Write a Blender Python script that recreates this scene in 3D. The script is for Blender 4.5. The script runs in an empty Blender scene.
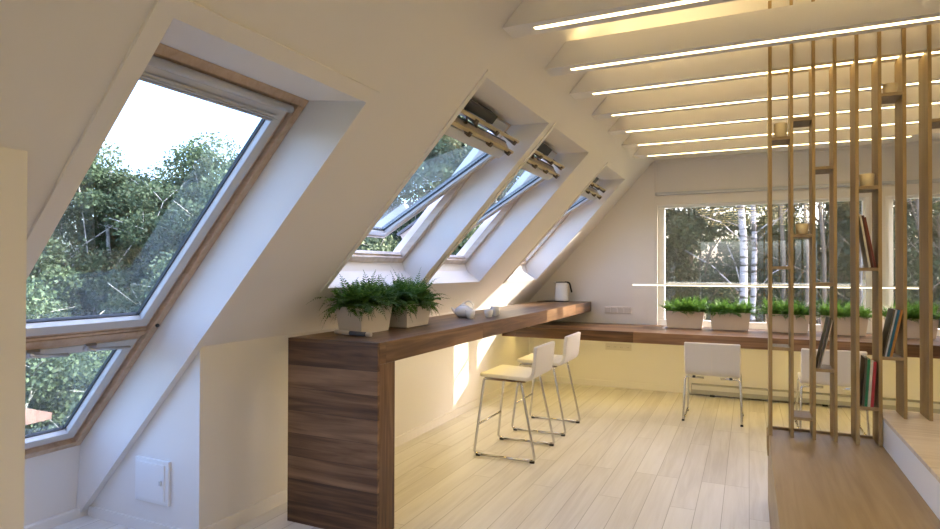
import bpy, bmesh, math, random
from mathutils import Vector, Matrix, Euler
R = math.radians
C = bpy.context.scene.collection
SC = bpy.context.scene

# ------------------------------------------------------------------ materials
def new_mat(name):
    m = bpy.data.materials.new(name); m.use_nodes = True
    nt = m.node_tree
    b = nt.nodes['Principled BSDF']
    return m, nt, b

def plain(name, col, rough=0.6, metal=0.0, noise=0.0, nscale=30, spec=0.5, bump=0.0):
    m, nt, b = new_mat(name)
    b.inputs['Base Color'].default_value = (*col, 1)
    b.inputs['Roughness'].default_value = rough
    b.inputs['Metallic'].default_value = metal
    b.inputs['Specular IOR Level'].default_value = spec
    if noise or bump:
        tc = nt.nodes.new('ShaderNodeTexCoord')
        n = nt.nodes.new('ShaderNodeTexNoise'); n.inputs['Scale'].default_value = nscale; n.inputs['Detail'].default_value = 4
        nt.links.new(tc.outputs['Object'], n.inputs['Vector'])
        if noise:
            r = nt.nodes.new('ShaderNodeValToRGB')
            r.color_ramp.elements[0].position = 0.3; r.color_ramp.elements[1].position = 0.7
            r.color_ramp.elements[0].color = (*[c * (1 - noise) for c in col], 1)
            r.color_ramp.elements[1].color = (*[min(1, c * (1 + noise)) for c in col], 1)
            nt.links.new(n.outputs['Fac'], r.inputs['Fac']); nt.links.new(r.outputs['Color'], b.inputs['Base Color'])
        if bump:
            bp = nt.nodes.new('ShaderNodeBump'); bp.inputs['Strength'].default_value = bump; bp.inputs['Distance'].default_value = 0.01
            nt.links.new(n.outputs['Fac'], bp.inputs['Height']); nt.links.new(bp.outputs['Normal'], b.inputs['Normal'])
    return m

def emit(name, col, s):
    m = bpy.data.materials.new(name); m.use_nodes = True
    nt = m.node_tree; nt.nodes.clear()
    e = nt.nodes.new('ShaderNodeEmission'); o = nt.nodes.new('ShaderNodeOutputMaterial')
    e.inputs['Color'].default_value = (*col, 1); e.inputs['Strength'].default_value = s
    nt.links.new(e.outputs[0], o.inputs[0]); return m

def wood(name, c_dark, c_mid, c_light, along, across, plank=None, rough=0.45, grain=1.0, mortar=(0.1, 0.07, 0.05), gap=0.0015, vary=0.5, spec=0.4, coat=0.0):
    """along/across: 'X','Y','Z' axes of the grain and of the rows of boards; plank=(length,width)"""
    m, nt, b = new_mat(name)
    N = nt.nodes.new; Lk = nt.links.new
    tc = N('ShaderNodeTexCoord'); sp = N('ShaderNodeSeparateXYZ'); Lk(tc.outputs['Object'], sp.inputs[0])
    third = [a for a in 'XYZ' if a not in (along, across)][0]
    cb = N('ShaderNodeCombineXYZ')
    Lk(sp.outputs[along], cb.inputs[0]); Lk(sp.outputs[across], cb.inputs[1]); Lk(sp.outputs[third], cb.inputs[2])
    vec = cb.outputs[0]
    if plank and plank[0] > 10:          # boards as long as the panel: keep butt joints off it
        sh = N('ShaderNodeVectorMath'); sh.operation = 'ADD'; sh.inputs[1].default_value = (5.0, .012, 0); Lk(vec, sh.inputs[0]); vec = sh.outputs[0]
    mp = N('ShaderNodeMapping'); mp.inputs['Scale'].default_value = (1.6, 26, 26)
    if plank:
        br = N('ShaderNodeTexBrick'); br.inputs['Scale'].default_value = 1.0
        br.inputs['Brick Width'].default_value = plank[0]; br.inputs['Row Height'].default_value = plank[1]
        br.inputs['Mortar Size'].default_value = gap; br.inputs['Mortar Smooth'].default_value = 0.1
        br.inputs['Bias'].default_value = 0.0; br.offset = 0.37; br.offset_frequency = 3; br.squash_frequency = 1
        br.inputs['Color1'].default_value = (0, 0, 0, 1); br.inputs['Color2'].default_value = (1, 1, 1, 1)
        br.inputs['Mortar'].default_value = (0.5, 0.5, 0.5, 1)
        Lk(vec, br.inputs['Vector'])
        sc = N('ShaderNodeVectorMath'); sc.operation = 'SCALE'; sc.inputs['Scale'].default_value = 7.3
        Lk(br.outputs['Color'], sc.inputs[0])
        ad = N('ShaderNodeVectorMath'); ad.operation = 'ADD'; Lk(vec, ad.inputs[0]); Lk(sc.outputs[0], ad.inputs[1])
        Lk(ad.outputs[0], mp.inputs['Vector'])
    else:
        Lk(vec, mp.inputs['Vector'])
    n1 = N('ShaderNodeTexNoise'); n1.inputs['Scale'].default_value = 1.0; n1.inputs['Detail'].default_value = 6
    n1.inputs['Roughness'].default_value = 0.6; n1.inputs['Distortion'].default_value = 0.6
    Lk(mp.outputs[0], n1.inputs['Vector'])
    mp2 = N('ShaderNodeMapping'); mp2.inputs['Scale'].default_value = (0.35, 0.16, 0.16); Lk(mp.outputs[0], mp2.inputs['Vector'])
    n2 = N('ShaderNodeTexNoise'); n2.inputs['Scale'].default_value = 1.0; n2.inputs['Detail'].default_value = 3; Lk(mp2.outputs[0], n2.inputs['Vector'])
    mx = N('ShaderNodeMath'); mx.operation = 'ADD'; Lk(n1.outputs['Fac'], mx.inputs[0])
    m2 = N('ShaderNodeMath'); m2.operation = 'MULTIPLY_ADD'; m2.inputs[1].default_value = 0.9; m2.inputs[2].default_value = -0.45
    Lk(n2.outputs['Fac'], m2.inputs[0]); Lk(m2.outputs[0], mx.inputs[1])
    fac = mx.outputs[0]
    if plank:
        a3 = N('ShaderNodeMath'); a3.operation = 'MULTIPLY_ADD'; a3.inputs[1].default_value = vary; a3.inputs[2].default_value = -vary / 2
        Lk(br.outputs['Color'], a3.inputs[0])
        a4 = N('ShaderNodeMath'); a4.operation = 'ADD'; Lk(fac, a4.inputs[0]); Lk(a3.outputs[0], a4.inputs[1]); fac = a4.outputs[0]
    cr = N('ShaderNodeValToRGB')
    cr.color_ramp.elements[0].position = 0.5 - 0.22 / grain; cr.color_ramp.elements[0].color = (*c_dark, 1)
    cr.color_ramp.elements[1].position = 0.5 + 0.25 / grain; cr.color_ramp.elements[1].color = (*c_light, 1)
    e = cr.color_ramp.elements.new(0.5); e.color = (*c_mid, 1)
    Lk(fac, cr.inputs['Fac'])
    col = cr.outputs['Color']
    if plank:
        mi = N('ShaderNodeMix'); mi.data_type = 'RGBA'; Lk(br.outputs['Fac'], mi.inputs['Factor'])
        Lk(col, mi.inputs['A']); mi.inputs['B'].default_value = (*mortar, 1); col = mi.outputs['Result']
    Lk(col, b.inputs['Base Color'])
    b.inputs['Roughness'].default_value = rough; b.inputs['Specular IOR Level'].default_value = spec
    if coat: b.inputs['Coat Weight'].default_value = coat; b.inputs['Coat Roughness'].default_value = 0.15
    bp = N('ShaderNodeBump'); bp.inputs['Strength'].default_value = 0.08; bp.inputs['Distance'].default_value = 0.004
    Lk(n1.outputs['Fac'], bp.inputs['Height']); Lk(bp.outputs['Normal'], b.inputs['Normal'])
    return m

def glass_mat(name, tint=(0.93, 0.97, 0.97), refl=0.10):
    m = bpy.data.materials.new(name); m.use_nodes = True
    nt = m.node_tree; nt.nodes.clear(); N = nt.nodes.new; Lk = nt.links.new
    t = N('ShaderNodeBsdfTransparent'); t.inputs[0].default_value = (*tint, 1)
    g = N('ShaderNodeBsdfGlossy'); g.inputs['Roughness'].default_value = 0.01; g.inputs[0].default_value = (1, 1, 1, 1)
    lw = N('ShaderNodeLayerWeight'); lw.inputs['Blend'].default_value = 0.5
    pw = N('ShaderNodeMath'); pw.operation = 'POWER'; pw.inputs[1].default_value = 5.0; Lk(lw.outputs['Facing'], pw.inputs[0])
    f = N('ShaderNodeMath'); f.operation = 'MULTIPLY_ADD'; f.inputs[1].default_value = 0.88; f.inputs[2].default_value = refl; Lk(pw.outputs[0], f.inputs[0])
    mx = N('ShaderNodeMixShader'); o = N('ShaderNodeOutputMaterial')
    Lk(f.outputs[0], mx.inputs[0]); Lk(t.outputs[0], mx.inputs[1]); Lk(g.outputs[0], mx.inputs[2]); Lk(mx.outputs[0], o.inputs[0])
    return m

def leaf_mat(name, c1, c2, trans=0.35):
    m = bpy.data.materials.new(name); m.use_nodes = True
    nt = m.node_tree; nt.nodes.clear(); N = nt.nodes.new; Lk = nt.links.new
    g = N('ShaderNodeNewGeometry'); oi = N('ShaderNodeObjectInfo')
    ad = N('ShaderNodeMath'); ad.operation = 'MULTIPLY_ADD'; ad.inputs[1].default_value = 0.3; Lk(oi.outputs['Random'], ad.inputs[0])
    mu = N('ShaderNodeMath'); mu.operation = 'MULTIPLY'; mu.inputs[1].default_value = 0.7; Lk(g.outputs['Random Per Island'], mu.inputs[0]); Lk(mu.outputs[0], ad.inputs[2])
    r = N('ShaderNodeMix'); r.data_type = 'RGBA'; Lk(ad.outputs[0], r.inputs['Factor'])
    r.inputs['A'].default_value = (*c1, 1); r.inputs['B'].default_value = (*c2, 1)
    d = N('ShaderNodeBsdfPrincipled'); d.inputs['Roughness'].default_value = 0.55; d.inputs['Specular IOR Level'].default_value = 0.3
    t = N('ShaderNodeBsdfTranslucent'); mx = N('ShaderNodeMixShader'); mx.inputs[0].default_value = trans
    o = N('ShaderNodeOutputMaterial')
    Lk(r.outputs['Result'], d.inputs['Base Color']); Lk(r.outputs['Result'], t.inputs[0])
    Lk(d.outputs[0], mx.inputs[1]); Lk(t.outputs[0], mx.inputs[2]); Lk(mx.outputs[0], o.inputs[0])
    return m

M = {}
M['paint'] = plain('wall paint', (0.80, 0.775, 0.745), 0.85, spec=0.2, bump=0.03, nscale=220)
M['white'] = plain('white lacquer', (0.84, 0.84, 0.84), 0.45)
M['floor'] = wood('bleached oak floor', (0.64, 0.61, 0.57), (0.74, 0.715, 0.68), (0.81, 0.79, 0.76), 'Y', 'X', (1.45, 0.145), rough=0.34, mortar=(0.40, 0.37, 0.33), gap=0.0018, vary=0.28, grain=0.8, spec=0.5)
WN = ((0.058, 0.026, 0.011), (0.140, 0.070, 0.030), (0.26, 0.145, 0.070))
M['walnut_x'] = wood('walnut boards lying', *WN, 'X', 'Z', (40.0, 0.128), rough=0.45, mortar=(0.05, 0.025, 0.015), gap=0.001, vary=0.3)
M['walnut_z'] = wood('walnut upright', *WN, 'Z', 'Y', rough=0.45)
M['walnut_y'] = wood('walnut boards long', *WN, 'Y', 'X', (1.3, 0.12), rough=0.33, mortar=(0.05, 0.025, 0.015), gap=0.001, vary=0.45)
M['walnut_dx'] = wood('walnut desk boards', *WN, 'X', 'Y', (1.3, 0.12), rough=0.33, mortar=(0.05, 0.025, 0.015), gap=0.001, vary=0.45)
M['oak_z'] = wood('oak upright', (0.30, 0.20, 0.085), (0.37, 0.26, 0.12), (0.44, 0.32, 0.155), 'Z', 'X', rough=0.5, grain=0.8)
M['oak_y'] = wood('oak deck', (0.26, 0.18, 0.095), (0.32, 0.23, 0.125), (0.38, 0.28, 0.16), 'Y', 'X', rough=0.42, grain=0.9)
M['tread'] = wood('pale tread', (0.58, 0.48, 0.36), (0.70, 0.60, 0.47), (0.78, 0.69, 0.57), 'X', 'Y', rough=0.4, grain=0.8)
M['pine'] = wood('pine window wood', (0.44, 0.31, 0.20), (0.54, 0.40, 0.28), (0.62, 0.49, 0.37), 'X', 'Y', rough=0.45, grain=0.8)
M['palepine'] = wood('pale pine window wood', (0.52, 0.42, 0.33), (0.64, 0.54, 0.45), (0.74, 0.66, 0.58), 'X', 'Y', rough=0.5, grain=0.7)
M['greyrim'] = plain('grey window rim', (0.62, 0.62, 0.61), 0.45)
M['cladding'] = plain('grey outer cladding', (0.13, 0.14, 0.15), 0.5)
M['gasket'] = plain('dark gasket', (0.03, 0.035, 0.04), 0.6)
M['glass'] = glass_mat('window glass', (0.86, 0.95, 0.97))
M['glass2'] = glass_mat('far window glass', (0.90, 0.93, 0.92), 0.17)
M['led'] = emit('warm led strip', (1.0, 0.76, 0.36), 10.5)
M['led_up'] = emit('warm led uplight', (1.0, 0.74, 0.34), 20)
M['led_desk'] = emit('yellow led under the tops', (1.0, 0.74, 0.23), 19)
M['led_pend'] = emit('pendant led', (1.0, 0.88, 0.66), 3)
M['brass'] = plain('brass bar', (0.55, 0.46, 0.27), 0.4, 0.2)
M['chrome'] = plain('chrome tube', (0.62, 0.62, 0.62), 0.18, 1.0)
M['alu'] = plain('brushed aluminium', (0.6, 0.6, 0.6), 0.35, 0.9)
M['bracket'] = plain('brown bracket', (0.10, 0.07, 0.04), 0.5)
M['black'] = plain('black plastic', (0.012, 0.012, 0.013), 0.4)
M['leather'] = plain('off white leather', (0.70, 0.67, 0.63), 0.5, bump=0.05, nscale=180)
M['pot'] = plain('cream planter plastic', (0.70, 0.64, 0.56), 0.5)
M['pot2'] = plain('pinkish cream planter plastic', (0.72, 0.60, 0.49), 0.5)
M['soil'] = plain('potting soil', (0.03, 0.02, 0.014), 0.95, noise=0.4, nscale=80)
M['fern'] = leaf_mat('fern leaves', (0.035, 0.10, 0.020), (0.15, 0.28, 0.05), 0.3)
M['fern2'] = leaf_mat('light fern leaves', (0.04, 0.13, 0.015), (0.20, 0.36, 0.06), 0.35)
M['china'] = plain('white porcelain', (0.80, 0.79, 0.76), 0.2)
M['steel_white'] = plain('white kettle enamel', (0.78, 0.78, 0.78), 0.25)
M['plate'] = plain('socket plastic', (0.66, 0.62, 0.58), 0.4)
M['blind'] = plain('blind fabric', (0.74, 0.72, 0.70), 0.9)
M['rail'] = plain('blind rail', (0.55, 0.57, 0.62), 0.4, 0.3)
M['heater'] = plain('heater enamel', (0.36, 0.36, 0.35), 0.5)
M['cup'] = plain('cream candle cup', (0.72, 0.62, 0.42), 0.35)
M['wax'] = plain('wax', (0.85, 0.78, 0.6), 0.5)
M['bark'] = plain('pale birch bark', (0.60, 0.58, 0.56), 0.8, noise=0.4, nscale=9)
M['bark2'] = plain('grey brown bark', (0.16, 0.13, 0.10), 0.9, noise=0.4, nscale=9)
M['leafA'] = leaf_mat('tree leaves', (0.032, 0.056, 0.032), (0.135, 0.19, 0.10), 0.35)
M['leafB'] = leaf_mat('dark tree leaves', (0.032, 0.050, 0.026), (0.10, 0.145, 0.075), 0.3)
M['ground'] = plain('meadow', (0.05, 0.085, 0.03), 0.95, noise=0.4, nscale=1.5)
M['shedwood'] = wood('weathered shed boards', (0.22, 0.13, 0.10), (0.28, 0.17, 0.13), (0.33, 0.22, 0.17), 'X', 'Y', (3, 0.12), rough=0.8)
M['pages'] = plain('paper pages', (0.72, 0.69, 0.62), 0.8)
M['plaster_out'] = plain('outer render', (0.55, 0.53, 0.5), 0.9)
M['grey'] = plain('grey rubber grip', (0.13, 0.14, 0.18), 0.6)

# ------------------------------------------------------------------ helpers
def bx(bm, x0, x1, y0, y1, z0, z1, mi=0):
    vs = [bm.verts.new(p) for p in ((x0, y0, z0), (x1, y0, z0), (x1, y1, z0), (x0, y1, z0), (x0, y0, z1), (x1, y0, z1), (x1, y1, z1), (x0, y1, z1))]
    for f in ((0, 3, 2, 1), (4, 5, 6, 7), (0, 1, 5, 4), (1, 2, 6, 5), (2, 3, 7, 6), (3, 0, 4, 7)):
        fc = bm.faces.new([vs[i] for i in f]); fc.material_index = mi
    return vs

def obox(bm, origin, ax, ay, az, mi=0):
    o = Vector(origin); ax = Vector(ax); ay = Vector(ay); az = Vector(az)
    pts = [o, o + ax, o + ax + ay, o + ay, o + az, o + ax + az, o + ax + ay + az, o + ay + az]
    vs = [bm.verts.new(p) for p in pts]
    for f in ((0, 3, 2, 1), (4, 5, 6, 7), (0, 1, 5, 4), (1, 2, 6, 5), (2, 3, 7, 6), (3, 0, 4, 7)):
        fc = bm.faces.new([vs[i] for i in f]); fc.material_index = mi
    bmesh.ops.recalc_face_normals(bm, faces=bm.faces)

def prism(bm, poly, axis, a, b):
    """poly: list of 2d points in the other two axes (order xyz without axis), extruded from a to b"""
    def P(p, t):
        if axis == 'X': return (t, p[0], p[1])
        if axis == 'Y': return (p[0], t, p[1])
        return (p[0], p[1], t)
    v0 = [bm.verts.new(P(p, a)) for p in poly]; v1 = [bm.verts.new(P(p, b)) for p in poly]
    n = len(poly)
    bm.faces.new(v0); bm.faces.new(v1[::-1])
    for i in range(n):
        bm.faces.new((v0[i], v0[(i + 1) % n], v1[(i + 1) % n], v1[i]))
    bmesh.ops.recalc_face_normals(bm, faces=bm.faces)

def fillet(pts, r, n=5):
    pts = [Vector(p) for p in pts]; out = [pts[0]]
    for i in range(1, len(pts) - 1):
        a, b, c = pts[i - 1], pts[i], pts[i + 1]
        d1 = (a - b); d2 = (c - b); rr = min(r, d1.length * .45, d2.length * .45)
        p1 = b + d1.normalized() * rr; p2 = b + d2.normalized() * rr
        for k in range(n + 1):
            t = k / n; out.append(p1 * (1 - t) ** 2 + b * 2 * t * (1 - t) + p2 * t * t)
    out.append(pts[-1]); return out

def tube(bm, pts, r, seg=8, r1=None):
    pts = [Vector(p) for p in pts]; n = len(pts); rings = []
    up = None
    for i, p in enumerate(pts):
        d = (pts[min(i + 1, n - 1)] - pts[max(i - 1, 0)]).normalized()
        if up is None:
            up = d.orthogonal().normalized()
        else:
            up = (up - d * up.dot(d)).normalized()
        s = d.cross(up); rr = r if r1 is None else r + (r1 - r) * i / (n - 1)
        rings.append([bm.verts.new(p + (up * math.cos(2 * math.pi * k / seg) + s * math.sin(2 * math.pi * k / seg)) * rr) for k in range(seg)])
    for a, b in zip(rings, rings[1:]):
        for k in range(seg):
            f = bm.faces.new((a[k], a[(k + 1) % seg], b[(k + 1) % seg], b[k])); f.smooth = True
    bm.faces.new(rings[0][::-1]); bm.faces.new(rings[-1])

def lathe(bm, prof, seg=24, c=(0, 0), smooth=True):
    rings = []
    for r, z in prof:
        if r < 1e-5: rings.append([bm.verts.new((c[0], c[1], z))])
        else: rings.append([bm.verts.new((c[0] + r * math.cos(2 * math.pi * k / seg), c[1] + r * math.sin(2 * math.pi * k / seg), z)) for k in range(seg)])
    for a, b in zip(rings, rings[1:]):
        for k in range(seg):
            k2 = (k + 1) % seg
            q = [a[k % len(a)], a[k2 % len(a)], b[k2 % len(b)], b[k % len(b)]]
            q2 = []
            for v in q:
                if v not in q2: q2.append(v)
            if len(q2) > 2:
                f = bm.faces.new(q2); f.smooth = smooth

def obj(name, bm, mat, parent=None, bevel=0, seg=2, loc=None):
    me = bpy.data.meshes.new(name)
    bmesh.ops.recalc_face_normals(bm, faces=bm.faces)
    bm.to_mesh(me); bm.free()
    for m in (mat if isinstance(mat, (list, tuple)) else [mat]): me.materials.append(m)
    o = bpy.data.objects.new(name, me); C.objects.link(o)
    if parent is not None:
        o.parent = parent
        wl = world_loc(parent)
        if not parent.get('_local'):
            me.transform(Matrix.Translation(-wl))
    if bevel:
        b = o.modifiers.new('bevel', 'BEVEL'); b.width = bevel; b.segments = seg; b.limit_method = 'ANGLE'; b.angle_limit = R(40)
    return o

def world_loc(o):
    v = Vector(o.location)
    while o.parent is not None:
        o = o.parent; v += Vector(o.location)
    return v

def tag(o, label=None, cat=None, group=None, kind=None):
    if label: o['label'] = label
    if cat: o['category'] = cat
    if group: o['group'] = group
    if kind: o['kind'] = kind
    return o

LOCALS = []
def thing(name, label, cat, loc=(0, 0, 0), group=None, local=False, kind=None, rz=0):
    o = bpy.data.objects.new(name, None); C.objects.link(o); o.location = loc; o.rotation_euler = (0, 0, rz)
    o.empty_display_size = 0.1
    tag(o, label, cat, group, kind)
    if local: o['_local'] = 1; LOCALS.append(o)
    return o

def single(name, bm, mat, label, cat, group=None, base=None, bevel=0, kind=None):
    o = obj(name, bm, mat, None, bevel)
    if base is not None:
        o.data.transform(Matrix.Translation(-Vector(base))); o.location = base
    return tag(o, label, cat, group, kind)

def struct(name, bm, mat, parent=None, label=None, bevel=0):
    o = obj(name, bm, mat, parent, bevel)
    if parent is None:
        o['kind'] = 'structure'
        if label: o['label'] = label
    return o

def copy_tree(o, parent=None):
    c = o.copy(); C.objects.link(c)
    if parent is not None: c.parent = parent
    for ch in [x for x in list(C.objects) if x.parent == o]:
        copy_tree(ch, c)
    return c

# ------------------------------------------------------------------ slope frame
K = 1.0906; D = 3.8279; NN = math.hypot(1, K); D0 = D / NN
UX = Vector((1 / NN, 0, K / NN)); NX = Vector((-K / NN, 0, 1 / NN)); VY = Vector((0, 1, 0))
def sp(u, y, d=0.0): return UX * u + NX * (D0 + d) + VY * y
def sbox(bm, u0, u1, y0, y1, d0, d1, piv=None, ang=0, mi=0):
    def T(u, d):
        if piv is None: return u, d
        du, dd = u - piv[0], d - piv[1]; c, s = math.cos(ang), math.sin(ang)
        return piv[0] + du * c + dd * s, piv[1] - du * s + dd * c
    def P(u, y, d):
        u, d = T(u, d); return sp(u, y, d)
    ps = [P(u0, y0, d0), P(u1, y0, d0), P(u1, y1, d0), P(u0, y1, d0), P(u0, y0, d1), P(u1, y0, d1), P(u1, y1, d1), P(u0, y1, d1)]
    vs = [bm.verts.new(p) for p in ps]
    for f in ((0, 3, 2, 1), (4, 5, 6, 7), (0, 1, 5, 4), (1, 2, 6, 5), (2, 3, 7, 6), (3, 0, 4, 7)):
        fc = bm.faces.new([vs[i] for i in f]); fc.material_index = mi

RX, RZ = 0.75, D + K * 0.75                # ridge
YB, YF = -3.2, 7.39                        # back and far wall
KNX, KNZ = -2.576, D - K * 2.576           # knee wall under the bar
PX, PZ, PY = -1.895, D - K * 1.895, 1.042  # nearer, taller knee wall
U_FLOOR = (-(D / K)) / NN * 1.0            # along value at z=0: X=-D/K
U_RIDGE = (RX + RZ * K) / NN
BIG = (U_FLOOR, 0.559, 1.225, 2.2)
SM = [(-0.588, 0.949, 2.93, 4.03), (-0.588, 0.949, 4.16, 5.175), (-0.588, 0.949, 5.89, 6.86)]

def slope_slab():
    bm = bmesh.new()
    wins = [BIG] + SM
    ys = sorted(set([YB, YF] + [w[2] for w in wins] + [w[3] for w in wins]))
    us = sorted(set([U_FLOOR, U_RIDGE, -0.588, 0.559, 0.949]))
    TH = 0.36
    def hole(u, y): return any(w[0] < u < w[1] and w[2] < y < w[3] for w in wins)
    for i in range(len(us) - 1):
        for j in range(len(ys) - 1):
            if not hole((us[i] + us[i + 1]) / 2, (ys[j] + ys[j + 1]) / 2):
                bm.faces.new([bm.verts.new(sp(u, y)) for u, y in ((us[i], ys[j]), (us[i + 1], ys[j]), (us[i + 1], ys[j + 1]), (us[i], ys[j + 1]))])
    # outer rings
    def rings(w, big):
        if big: L = [(w[0], w[1], 0.0), (-2.04, 0.38, 0.25), (-2.04, 0.38, TH)]
        else: L = [(w[0], w[1], 0.0), (-0.598, 0.815, 0.15), (-0.565, 0.77, 0.21), (-0.565, 0.77, 0.26), (-0.64, 0.85, TH)]
        return L
    outer = []
    for k, w in enumerate(wins):
        L = rings(w, k == 0); prev = None
        for (a, b, d) in L:
            fl = .05 if (k and d == TH) else 0      # the roofing flares away behind the small frames
            ring = [sp(a, w[2] - fl, d), sp(b, w[2] - fl, d), sp(b, w[3] + fl, d), sp(a, w[3] + fl, d)]
            if prev:
                for q in range(4):
                    q2 = (q + 1) % 4
                    bm.faces.new([bm.verts.new(p) for p in (prev[q], prev[q2], ring[q2], ring[q])])
            prev = ring
        outer.append((L[-1][0], L[-1][1], w[2] - fl, w[3] + fl))
    ys = sorted(set([YB - .3, YF + .3] + [w[2] for w in outer] + [w[3] for w in outer]))
    us = sorted(set([U_FLOOR - .2, U_RIDGE + .33] + [w[0] for w in outer] + [w[1] for w in outer]))
    for i in range(len(us) - 1):
        for j in range(len(ys) - 1):
            uc, yc = (us[i] + us[i + 1]) / 2, (ys[j] + ys[j + 1]) / 2
            if not any(w[0] < uc < w[1] and w[2] < yc < w[3] for w in outer):
                bm.faces.new([bm.verts.new(sp(u, y, TH)) for u, y in ((us[i], ys[j]), (us[i + 1], ys[j]), (us[i + 1], ys[j + 1]), (us[i], ys[j + 1]))])
    # edges of the slab
    for (ya, yb) in ((YB, YB - .3), (YF, YF + .3)):
        bm.faces.new([bm.verts.new(p) for p in (sp(U_FLOOR, ya), sp(U_RIDGE, ya), sp(U_RIDGE + .33, yb, TH), sp(U_FLOOR - .2, yb, TH))])
    bm.faces.new([bm.verts.new(p) for p in (sp(U_FLOOR, YB), sp(U_FLOOR, YF), sp(U_FLOOR - .2, YF + .3, TH), sp(U_FLOOR - .2, YB - .3, TH))])
    bmesh.ops.remove_doubles(bm, verts=bm.verts, dist=1e-5)
    return bm
struct('ceiling', slope_slab(), M['paint'])

# casings: thin raised bands round the openings
def casing(bm, w, wid, t=0.010, bottom=True, wr=None):
    u0, u1, y0, y1 = w; wr = wr or wid
    sbox(bm, u1, u1 + wid, y0 - wid, y1 + wr, -t, 0.001)
    sbox(bm, u0 - (wid if bottom else 0), u1, y0 - wid, y0, -t, 0.001)
    sbox(bm, u0 - (wid if bottom else 0), u1, y1, y1 + wr, -t, 0.001)
    if bottom: sbox(bm, u0 - wid, u0, y0, y1, -t, 0.001)
bm = bmesh.new(); casing(bm, (U_FLOOR + .02, *BIG[1:]), 0.065, 0.011, False, 0.044); struct('trim_1', bm, M['paint'])
bm = bmesh.new()
for (a, b) in ((2.93, 4.03),): casing(bm, (-0.588, 0.949, a, b), 0.035, 0.008)
struct('trim_2', bm, M['paint'])
bm = bmesh.new(); casing(bm, SM[1], 0.035, 0.008); struct('trim_3', bm, M['paint'])
bm = bmesh.new(); casing(bm, SM[2], 0.035, 0.008); struct('trim_4', bm, M['paint'])

# right slope
bm = bmesh.new()
xr0 = 2 * RX + D / K
prism(bm, [(RX, RZ), (xr0, 0), (xr0 + .5, 0), (RX, RZ + .53)], 'Y', YB, YF)
struct('ceiling.001', bm, M['paint'])

# floor
bm = bmesh.new(); bx(bm, -3.9, 5.4, YB, YF, -0.25, 0.0); struct('floor', bm, M['floor'])

# knee walls
bm = bmesh.new()
prism(bm, [(KNX, 0), (KNX, KNZ), (KNX - .04, KNZ - .04 * K), (-D / K + .01, 0)], 'Y', 2.245, 2.33)      # triangular cheek wall facing the camera
bx(bm, KNX - .09, KNX, 2.33, YF, 0, KNZ - .085 * K)
prism(bm, [(KNX - .09, KNZ - .09 * K), (KNX, KNZ - .085 * K), (KNX, KNZ), ], 'Y', 2.33, YF)
struct('wall_left', bm, M['paint'])
bm = bmesh.new()
prism(bm, [(PX, 0), (PX, PZ), (-D / K, 0)], 'Y', PY - .12, PY)
bx(bm, PX - .1, PX, YB, PY - .12, 0, PZ - .1 * K)
struct('wall_left.001', bm, M['paint'])
bm = bmesh.new(); bx(bm, 2 * RX - KNX, 2 * RX - KNX + .1, YB, YF, 0, KNZ); struct('wall_right', bm, M['paint'])

# far gable wall with the window opening
WX0, WX1, WZ0, WZ1 = -0.98, 2.30, 0.765, 2.19
def zl(x): return D + K * x + .05
def zr(x): return RZ - K * (x - RX) + .05
bm = bmesh.new()
prism(bm, [(-D / K - .1, 0), (WX0, 0), (WX0, zl(WX0))], 'Y', YF, YF + .16)
prism(bm, [(WX0, 0), (WX1, 0), (WX1, WZ0), (WX0, WZ0)], 'Y', YF, YF + .16)
prism(bm, [(WX0, WZ1), (WX1, WZ1), (WX1, zr(WX1)), (RX, RZ + .05), (WX0, zl(WX0))], 'Y', YF, YF + .16)
prism(bm, [(WX1, 0), (xr0 + .1, 0), (WX1, zr(WX1))], 'Y', YF, YF + .16)
# broad post between the two lights of the window
bx(bm, 1.135, 1.272, YF + .001, YF + .13, WZ0, WZ1)
struct('wall_far', bm, M['paint'])
bm = bmesh.new()
BW = (-1.3, 1.7, 0.5, 2.3)  # opening for the unseen window added as daylight fill
prism(bm, [(-D / K - .1, 0), (BW[0], 0), (BW[0], zl(BW[0]))], 'Y', YB - .3, YB)
bx(bm, BW[0], BW[1], YB - .3, YB, 0, BW[2])
prism(bm, [(BW[0], BW[3]), (BW[1], BW[3]), (BW[1], zr(BW[1])), (RX, RZ + .05), (BW[0], zl(BW[0]))], 'Y', YB - .3, YB)
prism(bm, [(BW[1], 0), (xr0 + .1, 0), (BW[1], zr(BW[1]))], 'Y', YB - .3, YB)
struct('wall_back', bm, M['paint'])

# baseboards
bm = bmesh.new(); bx(bm, KNX, KNX + .012, 2.245, YF, 0, .075); struct('baseboard_left', bm, M['paint'], bevel=.002)
bm = bmesh.new(); bx(bm, KNX, -.62, YF - .012, YF, 0, .075); struct('baseboard_far', bm, M['paint'], bevel=.002)
bm = bmesh.new(); bx(bm, -3.45, KNX + .012, 2.233, 2.245, 0, .06); struct('baseboard_left.001', bm, M['paint'], bevel=.002)

# ------------------------------------------------------------------ windows
# window 1: tall roof window with a fixed lower light
w1 = thing('window_1', 'large pine roof window with a lower light, nearest the camera', None, sp(-.8, 1.7, .3), kind='structure')
y0, y1 = BIG[2], BIG[3]
def frame4(bm, u0, u1, ya, yb, wid, d0, d1, piv=None, ang=0):
    sbox(bm, u0, u0 + wid, ya, yb, d0, d1, piv, ang); sbox(bm, u1 - wid, u1, ya, yb, d0, d1, piv, ang)
    sbox(bm, u0 + wid, u1 - wid, ya, ya + wid, d0, d1, piv, ang); sbox(bm, u0 + wid, u1 - wid, yb - wid, yb, d0, d1, piv, ang)
bm = bmesh.new(); frame4(bm, -2.04, .38, y0, y1, .042, .25, .36); sbox(bm, .302, .345, y0 + .042, y1 - .042, .29, .36)
sbox(bm, -1.155, -1.125, y0 + .042, y1 - .042, .262, .35)
obj('window_frame', bm, M['pine'], w1, .003)
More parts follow.
